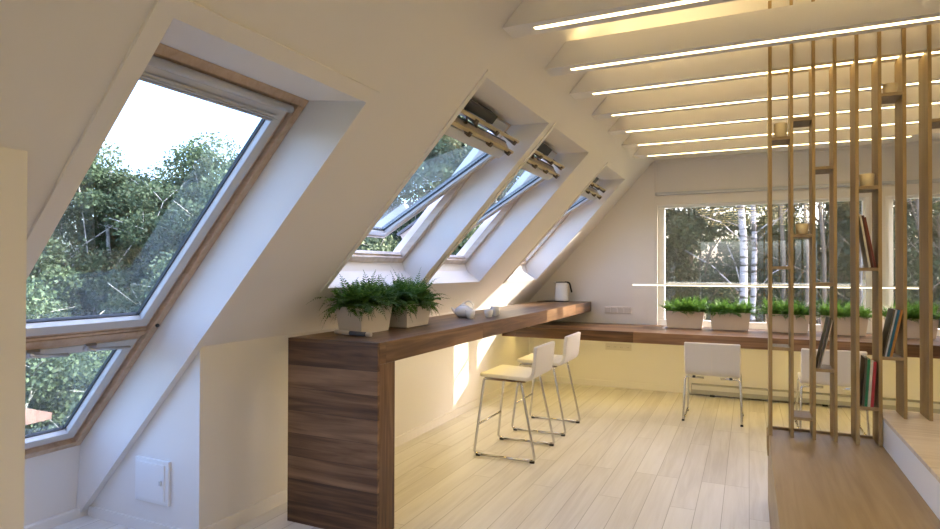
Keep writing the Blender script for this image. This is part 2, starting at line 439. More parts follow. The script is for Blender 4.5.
def light(parent, u0, u1, ya, yb, d0):
    s = bmesh.new(); frame4(s, u0, u1, ya, yb, .03, d0, d0 + .06)
    so = obj('sash', s, M['pine'], parent, .003)
    s = bmesh.new(); frame4(s, u0 + .014, u1 - .014, ya + .014, yb - .014, .052, d0 - .004, d0 + .05); obj('sash_rim', s, M['greyrim'], so, .003)
    s = bmesh.new(); frame4(s, u0 + .066, u1 - .066, ya + .066, yb - .066, .005, d0 + .028, d0 + .046); obj('gasket', s, M['gasket'], so)
    s = bmesh.new(); sbox(s, u0 + .069, u1 - .069, ya + .069, yb - .069, d0 + .036, d0 + .040); obj('pane', s, M['glass'], so)
light(w1, -1.105, .30, y0 + .047, y1 - .047, .272)
light(w1, -1.985, -1.175, y0 + .047, y1 - .047, .272)
bm = bmesh.new()   # wooden rails of the transom
sbox(bm, -1.123, -1.108, y0 + .05, y1 - .05, .268, .33); sbox(bm, -1.172, -1.157, y0 + .05, y1 - .05, .268, .33)
obj('transom_rail', bm, M['pine'], w1, .002)
bm = bmesh.new(); tube(bm, [sp(.312, y0 + .05, .245), sp(.312, y1 - .075, .245)], .018, 10); obj('control_bar', bm, M['greyrim'], w1)
bm = bmesh.new()
for q in range(4): sbox(bm, .22 + q * .011, .227 + q * .011, y0 + .08, y1 - .11, .262 + q * .002, .284)
obj('ventilation_strip', bm, M['greyrim'], w1)
for ya, yb in ((1.60, 1.78), (1.86, 2.09)):
    bm = bmesh.new(); tube(bm, fillet([sp(-1.20, ya + .02, .275), sp(-1.20, ya + .02, .245), sp(-1.212, yb, .24)], .02), .009, 8)
    sbox(bm, -1.215, -1.185, ya, ya + .055, .255, .276); obj('handle', bm, M['alu'], w1)
bm = bmesh.new(); tube(bm, [sp(-1.07, y1 - .022, .24), sp(-1.07, y1 - .022, .252)], .010, 10); obj('pivot_bolt', bm, M['black'], w1)
# floor-level lip under the window
bm = bmesh.new(); bx(bm, -3.505, -3.47, BIG[2], 2.245, 0, .05); struct('baseboard_left.002', bm, M['paint'], bevel=.002)

PIV = (.2, .235); ANG = R(-16.8)
def small_window(n, w, label):
    u0, u1, ya, yb = w
    t = thing('window_%d' % n, label, None, sp(0, (ya + yb) / 2, .25), kind='structure')
    b = bmesh.new(); frame4(b, -.565, .77, ya, yb, .05, .21, .265)
    sbox(b, -.515, -.502, ya + .05, yb - .05, .23, .265)
    obj('window_frame', b, M['palepine'], t, .003)
    a, c = ya + .075, yb - .075; S0, S1 = -.535, .67
    b = bmesh.new(); frame4(b, S0, S1, a, c, .020, .215, .265, PIV, -ANG); so = obj('sash', b, M['palepine'], t, .003)
    b = bmesh.new(); frame4(b, S0 + .018, S1 - .018, a + .018, c - .018, .045, .222, .262, PIV, -ANG); obj('sash_rim', b, M['greyrim'], so, .003)
    b = bmesh.new(); frame4(b, S0 + .063, S1 - .063, a + .063, c - .063, .004, .240, .256, PIV, -ANG); obj('gasket', b, M['gasket'], so)
    b = bmesh.new(); sbox(b, S0 + .066, S1 - .066, a + .066, c - .066, .246, .250, PIV, -ANG); obj('pane', b, M['glass'], so)
    b = bmesh.new(); frame4(b, S0 - .015, S1 + .0, a - .02, c + .02, .06, .266, .285, PIV, -ANG); obj('cladding', b, M['cladding'], so)
    b = bmesh.new(); sbox(b, .575, .645, a + .005, c - .03, .185, .214, PIV, -ANG); obj('ventilation_flap', b, M['greyrim'], so, .003)
    for uu, dd in ((.625, .040), (.705, .055)):
        b = bmesh.new(); sbox(b, uu, uu + .022, a - .03, c + .02, dd, dd + .022); obj('control_bar', b, M['brass'], so, .003)
        for q in range(3):
            yy = a + .25 + q * (c - a - .30) / 2
            b = bmesh.new(); sbox(b, uu - .018, uu + .012, yy - .016, yy + .016, dd - .012, dd + .10); obj('bracket', b, M['bracket'], so)
    b = bmesh.new(); sbox(b, .66, .7195, ya + .05, yb - .05, .20, .262); obj('head_lining', b, M['greyrim'], t, .004)
    b = bmesh.new(); sbox(b, .722, .785, ya + .06, ya + .06 + .55 * (yb - ya), .12, .20); obj('operator_housing', b, M['black'], t, .004)
    b = bmesh.new(); sbox(b, .722, .765, ya + .08 + .55 * (yb - ya), yb - .16, .15, .205); obj('operator_plate', b, M['alu'], t, .003)
    b = bmesh.new(); tube(b, [sp(.60, ya + .25, .15), sp(.66, ya + .33, .10), sp(.71, ya + .37, .17)], .010, 6); tube(b, [sp(.64, ya + .50, .12), sp(.70, ya + .55, .17)], .014, 6); obj('chain_arm', b, M['bracket'], t)
    # pale wooden bottom corner of the outer sash, seen under it when open
    b = bmesh.new(); sbox(b, S0 - .01, S0 + .30, c - .035, c + .03, .286, .34, PIV, -ANG); obj('sash_corner', b, M['palepine'], so)
    return t
small_window(2, SM[0], 'first of the three narrow roof windows, its sash tilted open, above the ferns')
small_window(3, SM[1], 'middle narrow roof window with tilted open sash')
small_window(4, SM[2], 'farthest narrow roof window, above the kettle')

# window 5: far double window with white frames
w5 = thing('window_5', 'wide white framed window in the far wall behind the ferns', None, (0.4, YF + .15, WZ0), kind='structure')
def far_light(x0, x1):
    b = bmesh.new(); a, c = YF + .05, YF + .12; w = .075
    bx(b, x0, x1, a, c, WZ0, WZ0 + w); bx(b, x0, x1, a, c, WZ1 - w * .4, WZ1); bx(b, x0, x0 + w, a, c, WZ0 + w, WZ1 - w * .4); bx(b, x1 - w * .7, x1, a, c, WZ0 + w, WZ1 - w * .4)
    obj('window_frame', b, M['white'], w5, .004)
    b = bmesh.new(); bx(b, x0 + .06, x1 - .05, YF + .085, YF + .092, WZ0 + .06, WZ1 - .02); obj('pane', b, M['glass2'], w5)
far_light(WX0, 1.135); far_light(1.272, WX1)
bm = bmesh.new(); bx(bm, 1.13, 1.135, YF - .0, YF + .02, WZ0, WZ1); bx(bm, 1.10, 1.135, YF + .0, YF + .05, WZ0, WZ1); bx(bm, 1.272, 1.30, YF, YF + .05, WZ0, WZ1); obj('post_lining', bm, M['white'], w5)
bm = bmesh.new(); bx(bm, 1.09, 1.10, YF + .03, YF + .06, 1.33, 1.36); bx(bm, 1.075, 1.09, YF + .02, YF + .04, 1.33, 1.47); obj('handle', bm, M['alu'], w5)
w6 = thing('window_6', 'unseen rear window added behind the camera for daylight fill', None, (0, YB - .15, .5), kind='structure')  # added out of view to let soft fill daylight in from behind
b = bmesh.new(); x0, x1 = BW[0], BW[1]
bx(b, x0, x1, YB - .2, YB - .12, BW[2], BW[2] + .07); bx(b, x0, x1, YB - .2, YB - .12, BW[3] - .07, BW[3]); bx(b, x0, x0 + .07, YB - .2, YB - .12, BW[2], BW[3]); bx(b, x1 - .07, x1, YB - .2, YB - .12, BW[2], BW[3]); bx(b, .16, .24, YB - .2, YB - .12, BW[2], BW[3])
obj('window_frame', b, M['white'], w6)
b = bmesh.new(); bx(b, x0 + .05, x1 - .05, YB - .165, YB - .158, BW[2] + .05, BW[3] - .05); obj('pane', b, M['glass2'], w6)

# blind hanging over the window head
t = thing('roller_blind', 'pale fabric blind half rolled above the far window', 'blind', (.4, YF - .03, 2.3))
bm = bmesh.new(); bx(bm, -.985, 2.42, YF - .02, YF - .012, 2.33, 2.70); obj('fabric', bm, M['blind'], t)
bm = bmesh.new(); bx(bm, -1.0, 2.43, YF - .045, YF - .005, 2.30, 2.337); obj('bottom_rail', bm, M['rail'], t, .006)
bm = bmesh.new(); bx(bm, -.99, 2.425, YF - .04, YF - .002, 2.695, 2.72); obj('head_rail', bm, M['blind'], t, .004)

# ------------------------------------------------------------------ ceiling beams with led slots
BY = [-2.64, -2.04, -1.44, -.84, -.24, .36, .96, 1.56, 2.16, 2.765, 3.44, 3.99, 4.616, 5.223, 5.837, 6.441]
BZ0, BZ1 = 2.62, 2.765
names = ['nearest white ceiling beam with a glowing slot, at the top edge', 'second ceiling beam from the camera, slats pass up behind it', 'third ceiling beam from the camera, resting over the slatted screen', 'fourth ceiling beam from the camera with a thin light line', 'fifth ceiling beam from the camera, seen through the slats', 'sixth ceiling beam from the camera, next to last', 'last ceiling beam with the shortest light line, nearest the blind']
names = ['white ceiling beam behind the camera, seen only as a reflection in the far window'] * 9 + names
for i, (yb, lb) in enumerate(zip(BY, names)):
    grp = 'white ceiling beams with light slots' if i > 8 else 'ceiling beams mirrored in the far window'
    t = thing('ceiling_beam', lb, 'beam', (RX, yb + .075, BZ0), grp)
    bm = bmesh.new(); w = .15; xl, xr = (BZ0 - D) / K, 2 * RX - (BZ0 - D) / K
    xl1, xr1 = (BZ1 - D) / K, 2 * RX - (BZ1 - D) / K
    sx0, sx1 = -.965, 1.32; a, c = yb + .056, yb + .094
    # a hollow bottom: two long cheeks, two end blocks, a lid
    def quadbox(y0_, y1_, z0_, z1_):
        l0, r0 = (z0_ - D) / K, 2 * RX - (z0_ - D) / K; l1, r1 = (z1_ - D) / K, 2 * RX - (z1_ - D) / K
        prism(bm, [(l0 + .001, z0_), (r0 - .001, z0_), (r1 - .001, z1_), (l1 + .001, z1_)], 'Y', y0_, y1_)
    quadbox(yb, a, BZ0, BZ1); quadbox(c, yb + w, BZ0, BZ1); quadbox(a, c, BZ0 + .03, BZ1)
    prism(bm, [(xl + .001, BZ0), (sx0, BZ0), (sx0, BZ0 + .03), (xl + .03 / K + .001, BZ0 + .03)], 'Y', a, c)
    prism(bm, [(sx1, BZ0), (xr - .001, BZ0), (xr - .03 / K - .001, BZ0 + .03), (sx1, BZ0 + .03)], 'Y', a, c)
    obj('beam', bm, M['paint'], t)
    bm = bmesh.new(); bx(bm, sx0 + .01, sx1 - .01, a + .001, c - .001, BZ0 + .001, BZ0 + .026); obj('led_strip', bm, M['led'], t)
    if 8 < i < 15:
        bm = bmesh.new(); bx(bm, -.85, 1.9, yb + .06, yb + .09, BZ1 + .001, BZ1 + .012); obj('upper_led_strip', bm, M['led_up'], t)

# ------------------------------------------------------------------ bar and desk
BX0, BX1, BYN, BYI = -2.37, -1.768, 2.67, 2.84
t = thing('bar_counter', 'walnut bar counter with a solid end panel along the sloping wall', 'counter', (-2.07, 2.75, 0))
bm = bmesh.new(); bx(bm, BX0, BX1, BYN, BYN + .02, 0, 1.034); obj('end_panel', bm, M['walnut_x'], t, .001)
bm = bmesh.new(); bx(bm, BX0, BX1, BYN + .0205, BYI, 0, .9175); obj('end_support', bm, M['walnut_z'], t, .001)
bm = bmesh.new(); bx(bm, BX0, BX1, BYN + .0205, YF - .005, .918, 1.034); obj('worktop', bm, M['walnut_y'], t, .002)
bm = bmesh.new(); bx(bm, -1.98, -1.95, 2.9, 6.3, .907, .917); obj('led_strip', bm, M['led_desk'], t)
bm = bmesh.new()
t = thing('wall_desk', 'long walnut desk top running under the far window', 'desk', (0.2, 6.9, .66))
bm = bmesh.new(); bx(bm, KNX + .005, 3.9, 6.4375, YF - .005, .663, .775); obj('worktop', bm, M['walnut_dx'], t, .002)
bm = bmesh.new(); bx(bm, -2.5, 3.5, 6.70, 6.73, .652, .662); obj('led_strip', bm, M['led_desk'], t)
bm = bmesh.new(); bx(bm, -.55, 2.7, 6.62, 6.66, .64, .663); obj('support_rail', bm, M['pot'], t)

# pendant lamp above the desk
t = thing('pendant_lamp', 'thin horizontal linear lamp hanging over the desk', 'lamp', (.13, 6.9, 1.25))
bm = bmesh.new(); bx(bm, -1.185, 1.45, 6.885, 6.915, 1.262, 1.275); obj('housing', bm, M['white'], t)
bm = bmesh.new(); bx(bm, -1.18, 1.445, 6.888, 6.912, 1.252, 1.261); obj('led_strip', bm, M['led_pend'], t)
for x in (-.94, 1.25):
    bm = bmesh.new(); tube(bm, [(x, 6.9, 1.275), (x, 6.9, 2.719)], .0012, 5); obj('suspension_wire', bm, M['alu'], t)
# rail between beam 7 and the wall that carries the wires
bm = bmesh.new(); prism(bm, [((2.72 - D) / K, 2.72), (2 * RX - (2.72 - D) / K, 2.72), (2 * RX - (2.8 - D) / K, 2.80), ((2.8 - D) / K, 2.80)], 'Y', 6.75, YF); struct('ceiling.002', bm, M['paint'])

# sockets
def plate(name, label, x0, x1, z0, z1, n, hole):
    t = thing(name, label, 'socket' if hole else 'switch', ((x0 + x1) / 2, YF - .006, z0))
    b = bmesh.new(); bx(b, x0, x1, YF - .009, YF - .0005, z0, z1); obj('cover_plate', b, M['plate'], t, .002)
    w = (x1 - x0) / n
    for i in range(n):
        b = bmesh.new(); cx = x0 + w * (i + .5); cz = (z0 + z1) / 2
        if hole:
            tube(b, [(cx, YF - .012, cz), (cx, YF - .0085, cz)], .022, 16); o = obj('socket_insert', b, M['plate'], t)
            b = bmesh.new()
            for s in (-.009, .009): tube(b, [(cx + s, YF - .0135, cz), (cx + s, YF - .012, cz)], .003, 8)
            obj('pin_hole', b, M['black'], o)
        else:
            bx(b, cx - w * .42, cx + w * .42, YF - .015, YF - .009, z0 + .01, z1 - .01); obj('rocker', b, M['plate'], t, .002)
plate('light_switch', 'row of flat white switches on the far wall above the desk', -1.60, -1.28, .895, .978, 4, False)
plate('wall_socket', 'row of four white sockets on the wall below the desk', -1.59, -1.28, .452, .530, 4, True)

# skirting heater
t = thing('baseboard_heater', 'long low grey heater along the far wall below the desk', 'heater', (1.2, YF - .06, 0))
bm = bmesh.new(); bx(bm, -.60, 3.6, YF - .10, YF - .001, .02, .125); obj('casing', bm, M['heater'], t, .004)
bm = bmesh.new(); bx(bm, -.59, 3.59, YF - .104, YF - .1, .07, .118); obj('front_panel', bm, M['greyrim'], t, .001)
for x in (-.4, .7, 1.8, 2.7):
    bm = bmesh.new(); bx(bm, x, x + .05, YF - .09, YF - .02, 0, .02); obj('foot', bm, M['black'], t)

# access hatch
t = thing('access_hatch', 'small white square access hatch low on the cheek wall', 'hatch', (-2.9, 2.24, .18))
bm = bmesh.new(); bx(bm, -3.045, -2.785, 2.229, 2.2445, .165, .40); obj('hatch_frame', bm, M['white'], t, .003)
bm = bmesh.new(); bx(bm, -3.02, -2.81, 2.222, 2.229, .185, .38); do = obj('hatch_door', bm, M['white'], t, .002)
bm = bmesh.new(); bx(bm, -2.84, -2.825, 2.213, 2.222, .272, .297); obj('latch', bm, M['greyrim'], do, .001)

# ------------------------------------------------------------------ slatted screen, platform, step
SXC = [.117, .228, .340, .446, .552, .659, .772, .885, .998, 1.112]
SYF, SYB = 3.967, 4.165
DKZ, BKZ, BKX = .45, .617, .672
t = thing('slatted_screen', 'screen of tall oak slats with small shelves between them', 'screen', (.5, 4.05, DKZ))
for i, x in enumerate(SXC):
    bm = bmesh.new(); w = .0085
    zb = DKZ if x < BKX else BKZ
    if i == 0: x0_, x1_ = x - w - .002, x + w
    else: x0_, x1_ = x - w, x + w
    prism(bm, [(SYF, zb), (SYB, zb), (SYB, BZ0 - .001), (SYF + .021, BZ0 - .001), (SYF + .021, 3.02 - .0), (SYF, 3.02)], 'X', x0_, x1_)
    obj('slat', bm, M['oak_z'], t, .001)
SH = {'A': [2.19, 1.428, .953], 'B': [2.292, 1.614, .555], 'C': [2.0, 1.334, .842], 'E': [1.8756, 1.42, .646], 'F': [2.385, .930], 'H': [2.22], 'D': [], 'G': []}
for ch, zs in SH.items():
    k = 'ABCDEFGH'.index(ch)
    for z in zs:
        bm = bmesh.new(); bx(bm, SXC[k] + .0086, SXC[k + 1] - .0086, SYF + .003, SYB - .004, z, z + .018); obj('shelf', bm, M['oak_y'], t, .001)
bm = bmesh.new(); bx(bm, .105, BKX - .01, SYB - .012, SYB + .006, DKZ - .03, DKZ + .012)
obj('base_rail', bm, M['oak_y'], t)
bm = bmesh.new(); bx(bm, .098, .105 - .0003, SYF, SYB, .33, DKZ); obj('side_cleat', bm, M['oak_z'], t)

bm = bmesh.new(); bx(bm, .105, 2.85, -1.2, SYB - .013, 0, DKZ - .0005)
single('oak_platform', bm, M['oak_y'], 'raised oak platform in the right foreground in front of the slats', 'platform', base=(1.5, 1.5, 0), bevel=.004)
t = thing('step_block', 'pale wooden topped white step block on the platform, right edge', 'step', (1.6, 3.0, DKZ))
bm = bmesh.new(); bx(bm, BKX, 2.9, 2.0, SYB + .03, DKZ, BKZ - .022); obj('riser', bm, M['white'], t, .002)
bm = bmesh.new(); bx(bm, BKX - .001, 2.9, 1.995, SYB + .032, BKZ - .0215, BKZ); obj('tread', bm, [M['tread']], t, .003)

# ------------------------------------------------------------------ candle cups on the shelves
def cup(k, z, h, r, label, yy=SYF + .05, dx=0):
    x = (SXC[k] + SXC[k + 1]) / 2 + dx
    t = thing('candle_cup', label, 'cup', (x, yy, z + .018), 'candle cups on the slat shelves')
    b = bmesh.new(); z0 = z + .0185
    lathe(b, [(0, z0), (r * .80, z0), (r * .88, z0 + .004), (r, z0 + h), (r * .92, z0 + h), (r * .8, z0 + .012), (0, z0 + .012)], 24, (x, yy)); obj('glass_body', b, M['cup'], t)
    b = bmesh.new(); lathe(b, [(0, z0 + .0125), (r * .79, z0 + .0125), (r * .82, z0 + h * .55), (0, z0 + h * .56)], 20, (x, yy)); obj('wax', b, M['wax'], t)
cup(0, 2.19, .085, .037, 'tall cream candle cup on the highest shelf of the left bay')
cup(1, 1.614, .062, .036, 'small cream candle cup in the second bay at window height')
cup(4, 1.8756, .070, .038, 'cream candle cup on the shelf above the brown books')
cup(5, 2.385, .055, .036, 'shallow cream candle cup on the topmost shelf near the ceiling')

# ------------------------------------------------------------------ books
def book(xb, z, th, h, dp, lean, col, label, group, y=SYF + .012, spine=None):
    """xb: left edge of the foot; leans to +x by lean (radians)"""
    t = thing('book', label, 'book', (xb, y, z), group, local=True)
    t.rotation_euler = (0, lean, 0)
    m = plain('cover ' + label[:18], col, .45, noise=.25, nscale=14)
    sm = plain('spine ' + label[:18], spine, .45) if spine else m
    b = bmesh.new(); bx(b, 0, .0015, 0.001, dp, 0, h); bx(b, th - .0015, th, 0.001, dp, 0, h); obj('cover', b, m, t)
    b = bmesh.new(); bx(b, 0, th, -.001, .001, 0, h); obj('spine', b, sm, t)
    b = bmesh.new(); bx(b, .0016, th - .0016, .0012, dp - .004, .003, h - .003); obj('pages', b, M['pages'], t)
    return t
g = 'books leaning on the slat shelves'
e0, e1 = SXC[4] + .0086, SXC[5] - .0086
zt = 1.42 + .0185
book(e0 + .046, zt, .010, .30, .15, R(-8.5), (.62, .60, .52), 'thin cream magazine leaning left on the middle shelf', g)
book(e0 + .058, zt, .012, .295, .15, R(-9), (.10, .035, .02), 'dark brown book in the middle of the left leaning trio', g)
book(e0 + .072, zt, .011, .285, .15, R(-10), (.20, .055, .035), 'reddish brown book rightmost of the left leaning trio', g)
c0 = SXC[2] + .0086
zt = .842 + .0185
book(c0 + .004, zt, .011, .30, .14, R(12), (.09, .075, .06), 'dark grey book leaning right alone in the third bay', g, spine=(.12, .10, .09))
book(c0 + .018, zt, .005, .285, .14, R(13), (.55, .48, .38), 'thin tan booklet lying against the dark grey book', g)
zt = .646 + .0185
cols = [((.10, .085, .06), 'dark pictured magazine leftmost on the lowest book shelf', .010), ((.02, .20, .09), 'green spined book on the lowest book shelf', .013), ((.60, .57, .52), 'white spined book between the green and the red one', .012), ((.42, .03, .04), 'red spined book on the lowest book shelf', .014)]
x = e0 + .012
for c_, lb, th in cols:
    book(x, zt, th, .27 - .006 * cols.index((c_, lb, th)), .15, R(3.5), c_, lb, g); x += th + .002
f0 = SXC[5] + .0086; zt = .930 + .0185
cols = [((.12, .10, .07), 'pictured grey magazine leftmost on the shelf beside the desk edge', .008, None), ((.60, .60, .66), 'pale lilac booklet beside the blue book', .006, None), ((.02, .13, .22), 'dark blue book beside the orange one', .012, None), ((.45, .20, .04), 'orange brown book rightmost on its shelf', .011, None)]
x = f0 + .004
for c_, lb, th, s_ in cols:
    book(x, zt, th, .265, .15, R(11), c_, lb, g); x += th + .002

# ------------------------------------------------------------------ ferns
def frond(V, Fc, base, az, length, rise, droop, rng, lw=.030):
    """a curved rib with paired leaflets"""
    n = 15; p = Vector(base); d = Vector((math.cos(az) * math.cos(rise), math.sin(az) * math.cos(rise), math.sin(rise)))
    side = Vector((-math.sin(az), math.cos(az), 0)); step = length / n
    for i in range(n):
        q = p + d * step
        # rib
        w = .0012; k = len(V); V += [p - side * w, p + side * w, q + side * w, q - side * w]; Fc.append((k, k + 1, k + 2, k + 3))
        t = (i + 1) / n
        if i > 1:
            L = lw * math.sin(math.pi * min(1, .25 + t * .78)) + .004
            up = d.cross(side)
            for s in (-1, 1):
                tip = p + side * s * L + d * L * .55 - up * L * rng.uniform(-.1, .35)
                m1 = p + side * s * L * .45 + d * (L * .05); m2 = p + side * s * L * .5 + d * (L * .55)
                k = len(V); V += [p.copy(), m1, tip, m2]; Fc.append((k, k + 1, k + 2, k + 3))
        p = q; ang = droop / n
        d = (d * math.cos(ang) + Vector((0, 0, -1)) * math.sin(ang) * 1.2).normalized()
def fern_mesh(name, seed, lx, ly, n, L0, L1, hang, mat, lw=.034):
    rng = random.Random(seed); V, Fc = [], []
    for i in range(n):
        b = (rng.uniform(-lx, lx), rng.uniform(-ly, ly), 0)
        az = rng.uniform(0, 2 * math.pi)
        if rng.random() < .75: az = math.atan2(b[1] * 1.5 / ly + rng.gauss(0, .7), b[0] / lx * 1.6 + rng.gauss(0, .7))
        frond(V, Fc, b, az, rng.uniform(L0, L1), R(rng.uniform(28, 82)), R(rng.uniform(35, hang)), rng, lw)
    me = bpy.data.meshes.new(name); me.from_pydata([tuple(v) for v in V], [], Fc); me.materials.append(mat); return me
FM = [fern_mesh('fern_leaves', s, .14, .055, 210, .15, .31, 135, M['fern'], .042) for s in (3, 8)]
FM2 = [fern_mesh('light_fern_leaves', s, .17, .055, 150, .13, .235, 100, M['fern2']) for s in (5, 11)]
def planter(loc, L, W, H, rz, label, group, fm, mat, taper=.85, frot=0):
    t = thing('fern_planter', label, 'plant', loc, group, local=True, rz=rz)
    b = bmesh.new()
    def ring(l, w, z): return [b.verts.new((sx * l / 2, sy * w / 2, z)) for sx, sy in ((-1, -1), (1, -1), (1, 1), (-1, 1))]
    rs = [ring(L * taper, W * taper, 0), ring(L, W, H), ring(L - .012, W - .012, H), ring(L * .97 - .014, W * .96 - .014, H - .03)]
    b.faces.new(rs[0]); b.faces.new(rs[-1])
    for p, q in zip(rs, rs[1:]):
        for k in range(4): b.faces.new((p[k], p[(k + 1) % 4], q[(k + 1) % 4], q[k]))
    obj('pot', b, mat, t, .008, 3)
    b = bmesh.new(); bx(b, -L / 2 + .02, L / 2 - .02, -W / 2 + .016, W / 2 - .016, H - .034, H - .022); obj('soil', b, M['soil'], t)
    if loc[0] < -1.5:      # fronds bend away from the sloping wall and off the worktop
        fm = fm.copy(); cz, sz = math.cos(rz), math.sin(rz)
        for v in fm.vertices:
            w = Vector((loc[0] + v.co.x * cz - v.co.y * sz, loc[1] + v.co.x * sz + v.co.y * cz, loc[2] + H - .024 + v.co.z))
            d = w.dot(NX) - D0 + .012
            if d > 0:
                w -= NX * d; q = w - Vector((loc[0], loc[1], loc[2] + H - .024)); v.co = (q.x * cz + q.y * sz, -q.x * sz + q.y * cz, q.z)
    o = bpy.data.objects.new('foliage', fm); C.objects.link(o); o.parent = t; o.location = (0, 0, H - .024); o.rotation_euler = (0, 0, frot)
    return t
planter((-2.17, 3.13, 1.0345), .35, .19, .163, R(90), 'cream planter of dark green fern nearest the end of the bar', 'ferns on the bar', FM[0], M['pot'])
planter((-2.14, 3.60, 1.0345), .35, .19, .155, R(91), 'cream planter of dark green fern behind the first on the bar', 'ferns on the bar', FM[1], M['pot'])
dl = ['leftmost fern planter on the desk at the window edge', 'second fern planter from the left on the desk', 'third fern planter on the desk, behind the leftmost slats', 'fourth fern planter on the desk, above the second chair', 'fifth fern planter on the desk, behind the right slats']
for i, (xc, yc) in enumerate(((-.655, 7.19), (-.185, 7.185), (.365, 7.15), (.87, 7.13), (1.42, 7.08))):
    planter((xc, yc, .7755), .41, .17, .19, 0, dl[i], 'fern planters on the desk', FM2[i % 2], M['pot2'], .88, math.pi * (i // 2 % 2))

# ------------------------------------------------------------------ things on the bar
def teacup(x, y, r, h, label):
    t = thing('teacup', label, 'cup', (x, y, 1.034), 'small white teacups on the bar')
    b = bmesh.new(); z = 1.0345
    lathe(b, [(0, z), (r * .62, z), (r * .66, z + .006), (r * .9, z + h * .4), (r, z + h), (r * .92, z + h), (r * .8, z + h * .35), (0, z + .01)], 24, (x, y)); obj('bowl', b, M['china'], t)
teacup(-2.0, 4.33, .041, .068, 'white teacup in front of the teapot')
teacup(-1.915, 4.50, .037, .066, 'white teacup right of the teapot, nearer the bar edge')
teacup(-1.93, 4.68, .043, .080, 'white teacup farthest from the teapot')
t = thing('teapot', 'small white teapot with an arched handle on the bar', 'teapot', (-2.12, 4.46, 1.034))
bm = bmesh.new(); z = 1.0345; cx, cy = -2.12, 4.46
lathe(bm, [(0, z), (.045, z), (.068, z + .02), (.074, z + .045), (.062, z + .075), (.035, z + .092), (0, z + .095)], 28, (cx, cy)); obj('body', bm, M['china'], t)
bm = bmesh.new(); lathe(bm, [(0, z + .09), (.036, z + .09), (.03, z + .1), (.01, z + .106), (.012, z + .116), (0, z + .12)], 20, (cx, cy)); obj('lid', bm, M['china'], t)
bm = bmesh.new(); tube(bm, fillet([(cx - .05, cy - .02, z + .03), (cx - .082, cy - .03, z + .055), (cx - .092, cy - .035, z + .078)], .02), .014, 10, .008); obj('spout', bm, M['china'], t)
bm = bmesh.new(); tube(bm, [(cx + .045 + .042 * math.cos(R(q)), cy, z + .088 + .042 * math.sin(R(q))) for q in range(165, -75, -15)], .006, 8); obj('handle', bm, M['china'], t)

t = thing('marker_pen', 'thick cream and grey marker lying on the near bar corner', 'pen', (-2.1, 2.92, 1.034))
a = Vector((-2.25, 2.945, 1.0475)); c = Vector((-1.965, 2.90, 1.0475))
bm = bmesh.new(); tube(bm, [a, a.lerp(c, .42)], .013, 12); obj('barrel', bm, M['pot'], t)
bm = bmesh.new(); tube(bm, [a.lerp(c, .42), a.lerp(c, .88)], .0128, 12); obj('grip', bm, M['grey'], t)
bm = bmesh.new(); tube(bm, [a.lerp(c, .88), c], .013, 12, .011); obj('cap', bm, M['pot'], t)

t = thing('electric_kettle', 'white electric kettle with a black handle at the far end of the bar', 'kettle', (-2.09, 7.2, 1.034))
cx, cy, z = -2.09, 7.2, 1.0345
bm = bmesh.new(); lathe(bm, [(0, z + .012), (.088, z + .012), (.086, z + .03), (.075, z + .225), (.070, z + .233), (0, z + .233)], 28, (cx, cy)); obj('body', bm, M['steel_white'], t)
bm = bmesh.new(); lathe(bm, [(0, z), (.09, z), (.09, z + .012), (0, z + .012)], 28, (cx, cy)); obj('base', bm, M['black'], t)
bm = bmesh.new(); lathe(bm, [(0, z + .2335), (.071, z + .2335), (.066, z + .243), (0, z + .246)], 28, (cx, cy)); obj('lid', bm, M['black'], t)
bm = bmesh.new(); tube(bm, fillet([(cx + .04, cy, z + .238), (cx + .10, cy, z + .236), (cx + .128, cy, z + .115)], .03), .012, 8, .010); obj('handle', bm, M['black'], t)
bm = bmesh.new(); tube(bm, fillet([(cx - .07, cy, z + .225), (cx - .095, cy, z + .238)], .01), .018, 8, .008); obj('spout', bm, M['steel_white'], t)
t = thing('kettle_cable', 'dark flex trailing on the bar beside the kettle', 'cable', (-2.2, 7.15, 1.034))
bm = bmesh.new(); tube(bm, fillet([(-2.18, 7.2, 1.038), (-2.25, 7.1, 1.038), (-2.32, 7.18, 1.038), (-2.35, 7.05, 1.038)], .04), .003, 6); obj('flex', bm, M['black'], t)

# ------------------------------------------------------------------ stools and chairs
def shell(prof, th, width):
    """prof: list of (x,z) centre line, extruded along y; returns bmesh"""
    P = fillet([(p[0], 0, p[1]) for p in prof], .07, 8); n = len(P); up, lo = [], []
    for i, p in enumerate(P):
        d = (P[min(i + 1, n - 1)] - P[max(i - 1, 0)]).normalized(); nn = Vector((-d.z, 0, d.x))
        up.append(p + nn * th / 2); lo.append(p - nn * th / 2)
    b = bmesh.new(); poly = up + lo[::-1]
    rows = []
    for j, (y, s) in enumerate(((-width / 2, 0), (-width / 2 + .012, 1), (0, 1), (width / 2 - .012, 1), (width / 2, 0))):
        rows.append([b.verts.new((p[0], y, p[2])) for p in poly])
    m = len(poly)
    for a, c in zip(rows, rows[1:]):
        for k in range(m):
            f = b.faces.new((a[k], a[(k + 1) % m], c[(k + 1) % m], c[k])); f.smooth = True
    for row in (rows[0], rows[-1]):
        for k in range(n - 1):
            b.faces.new((row[k], row[k + 1], row[m - 2 - k], row[m - 1 - k]))
    bmesh.ops.recalc_face_normals(b, faces=b.faces)
    return b

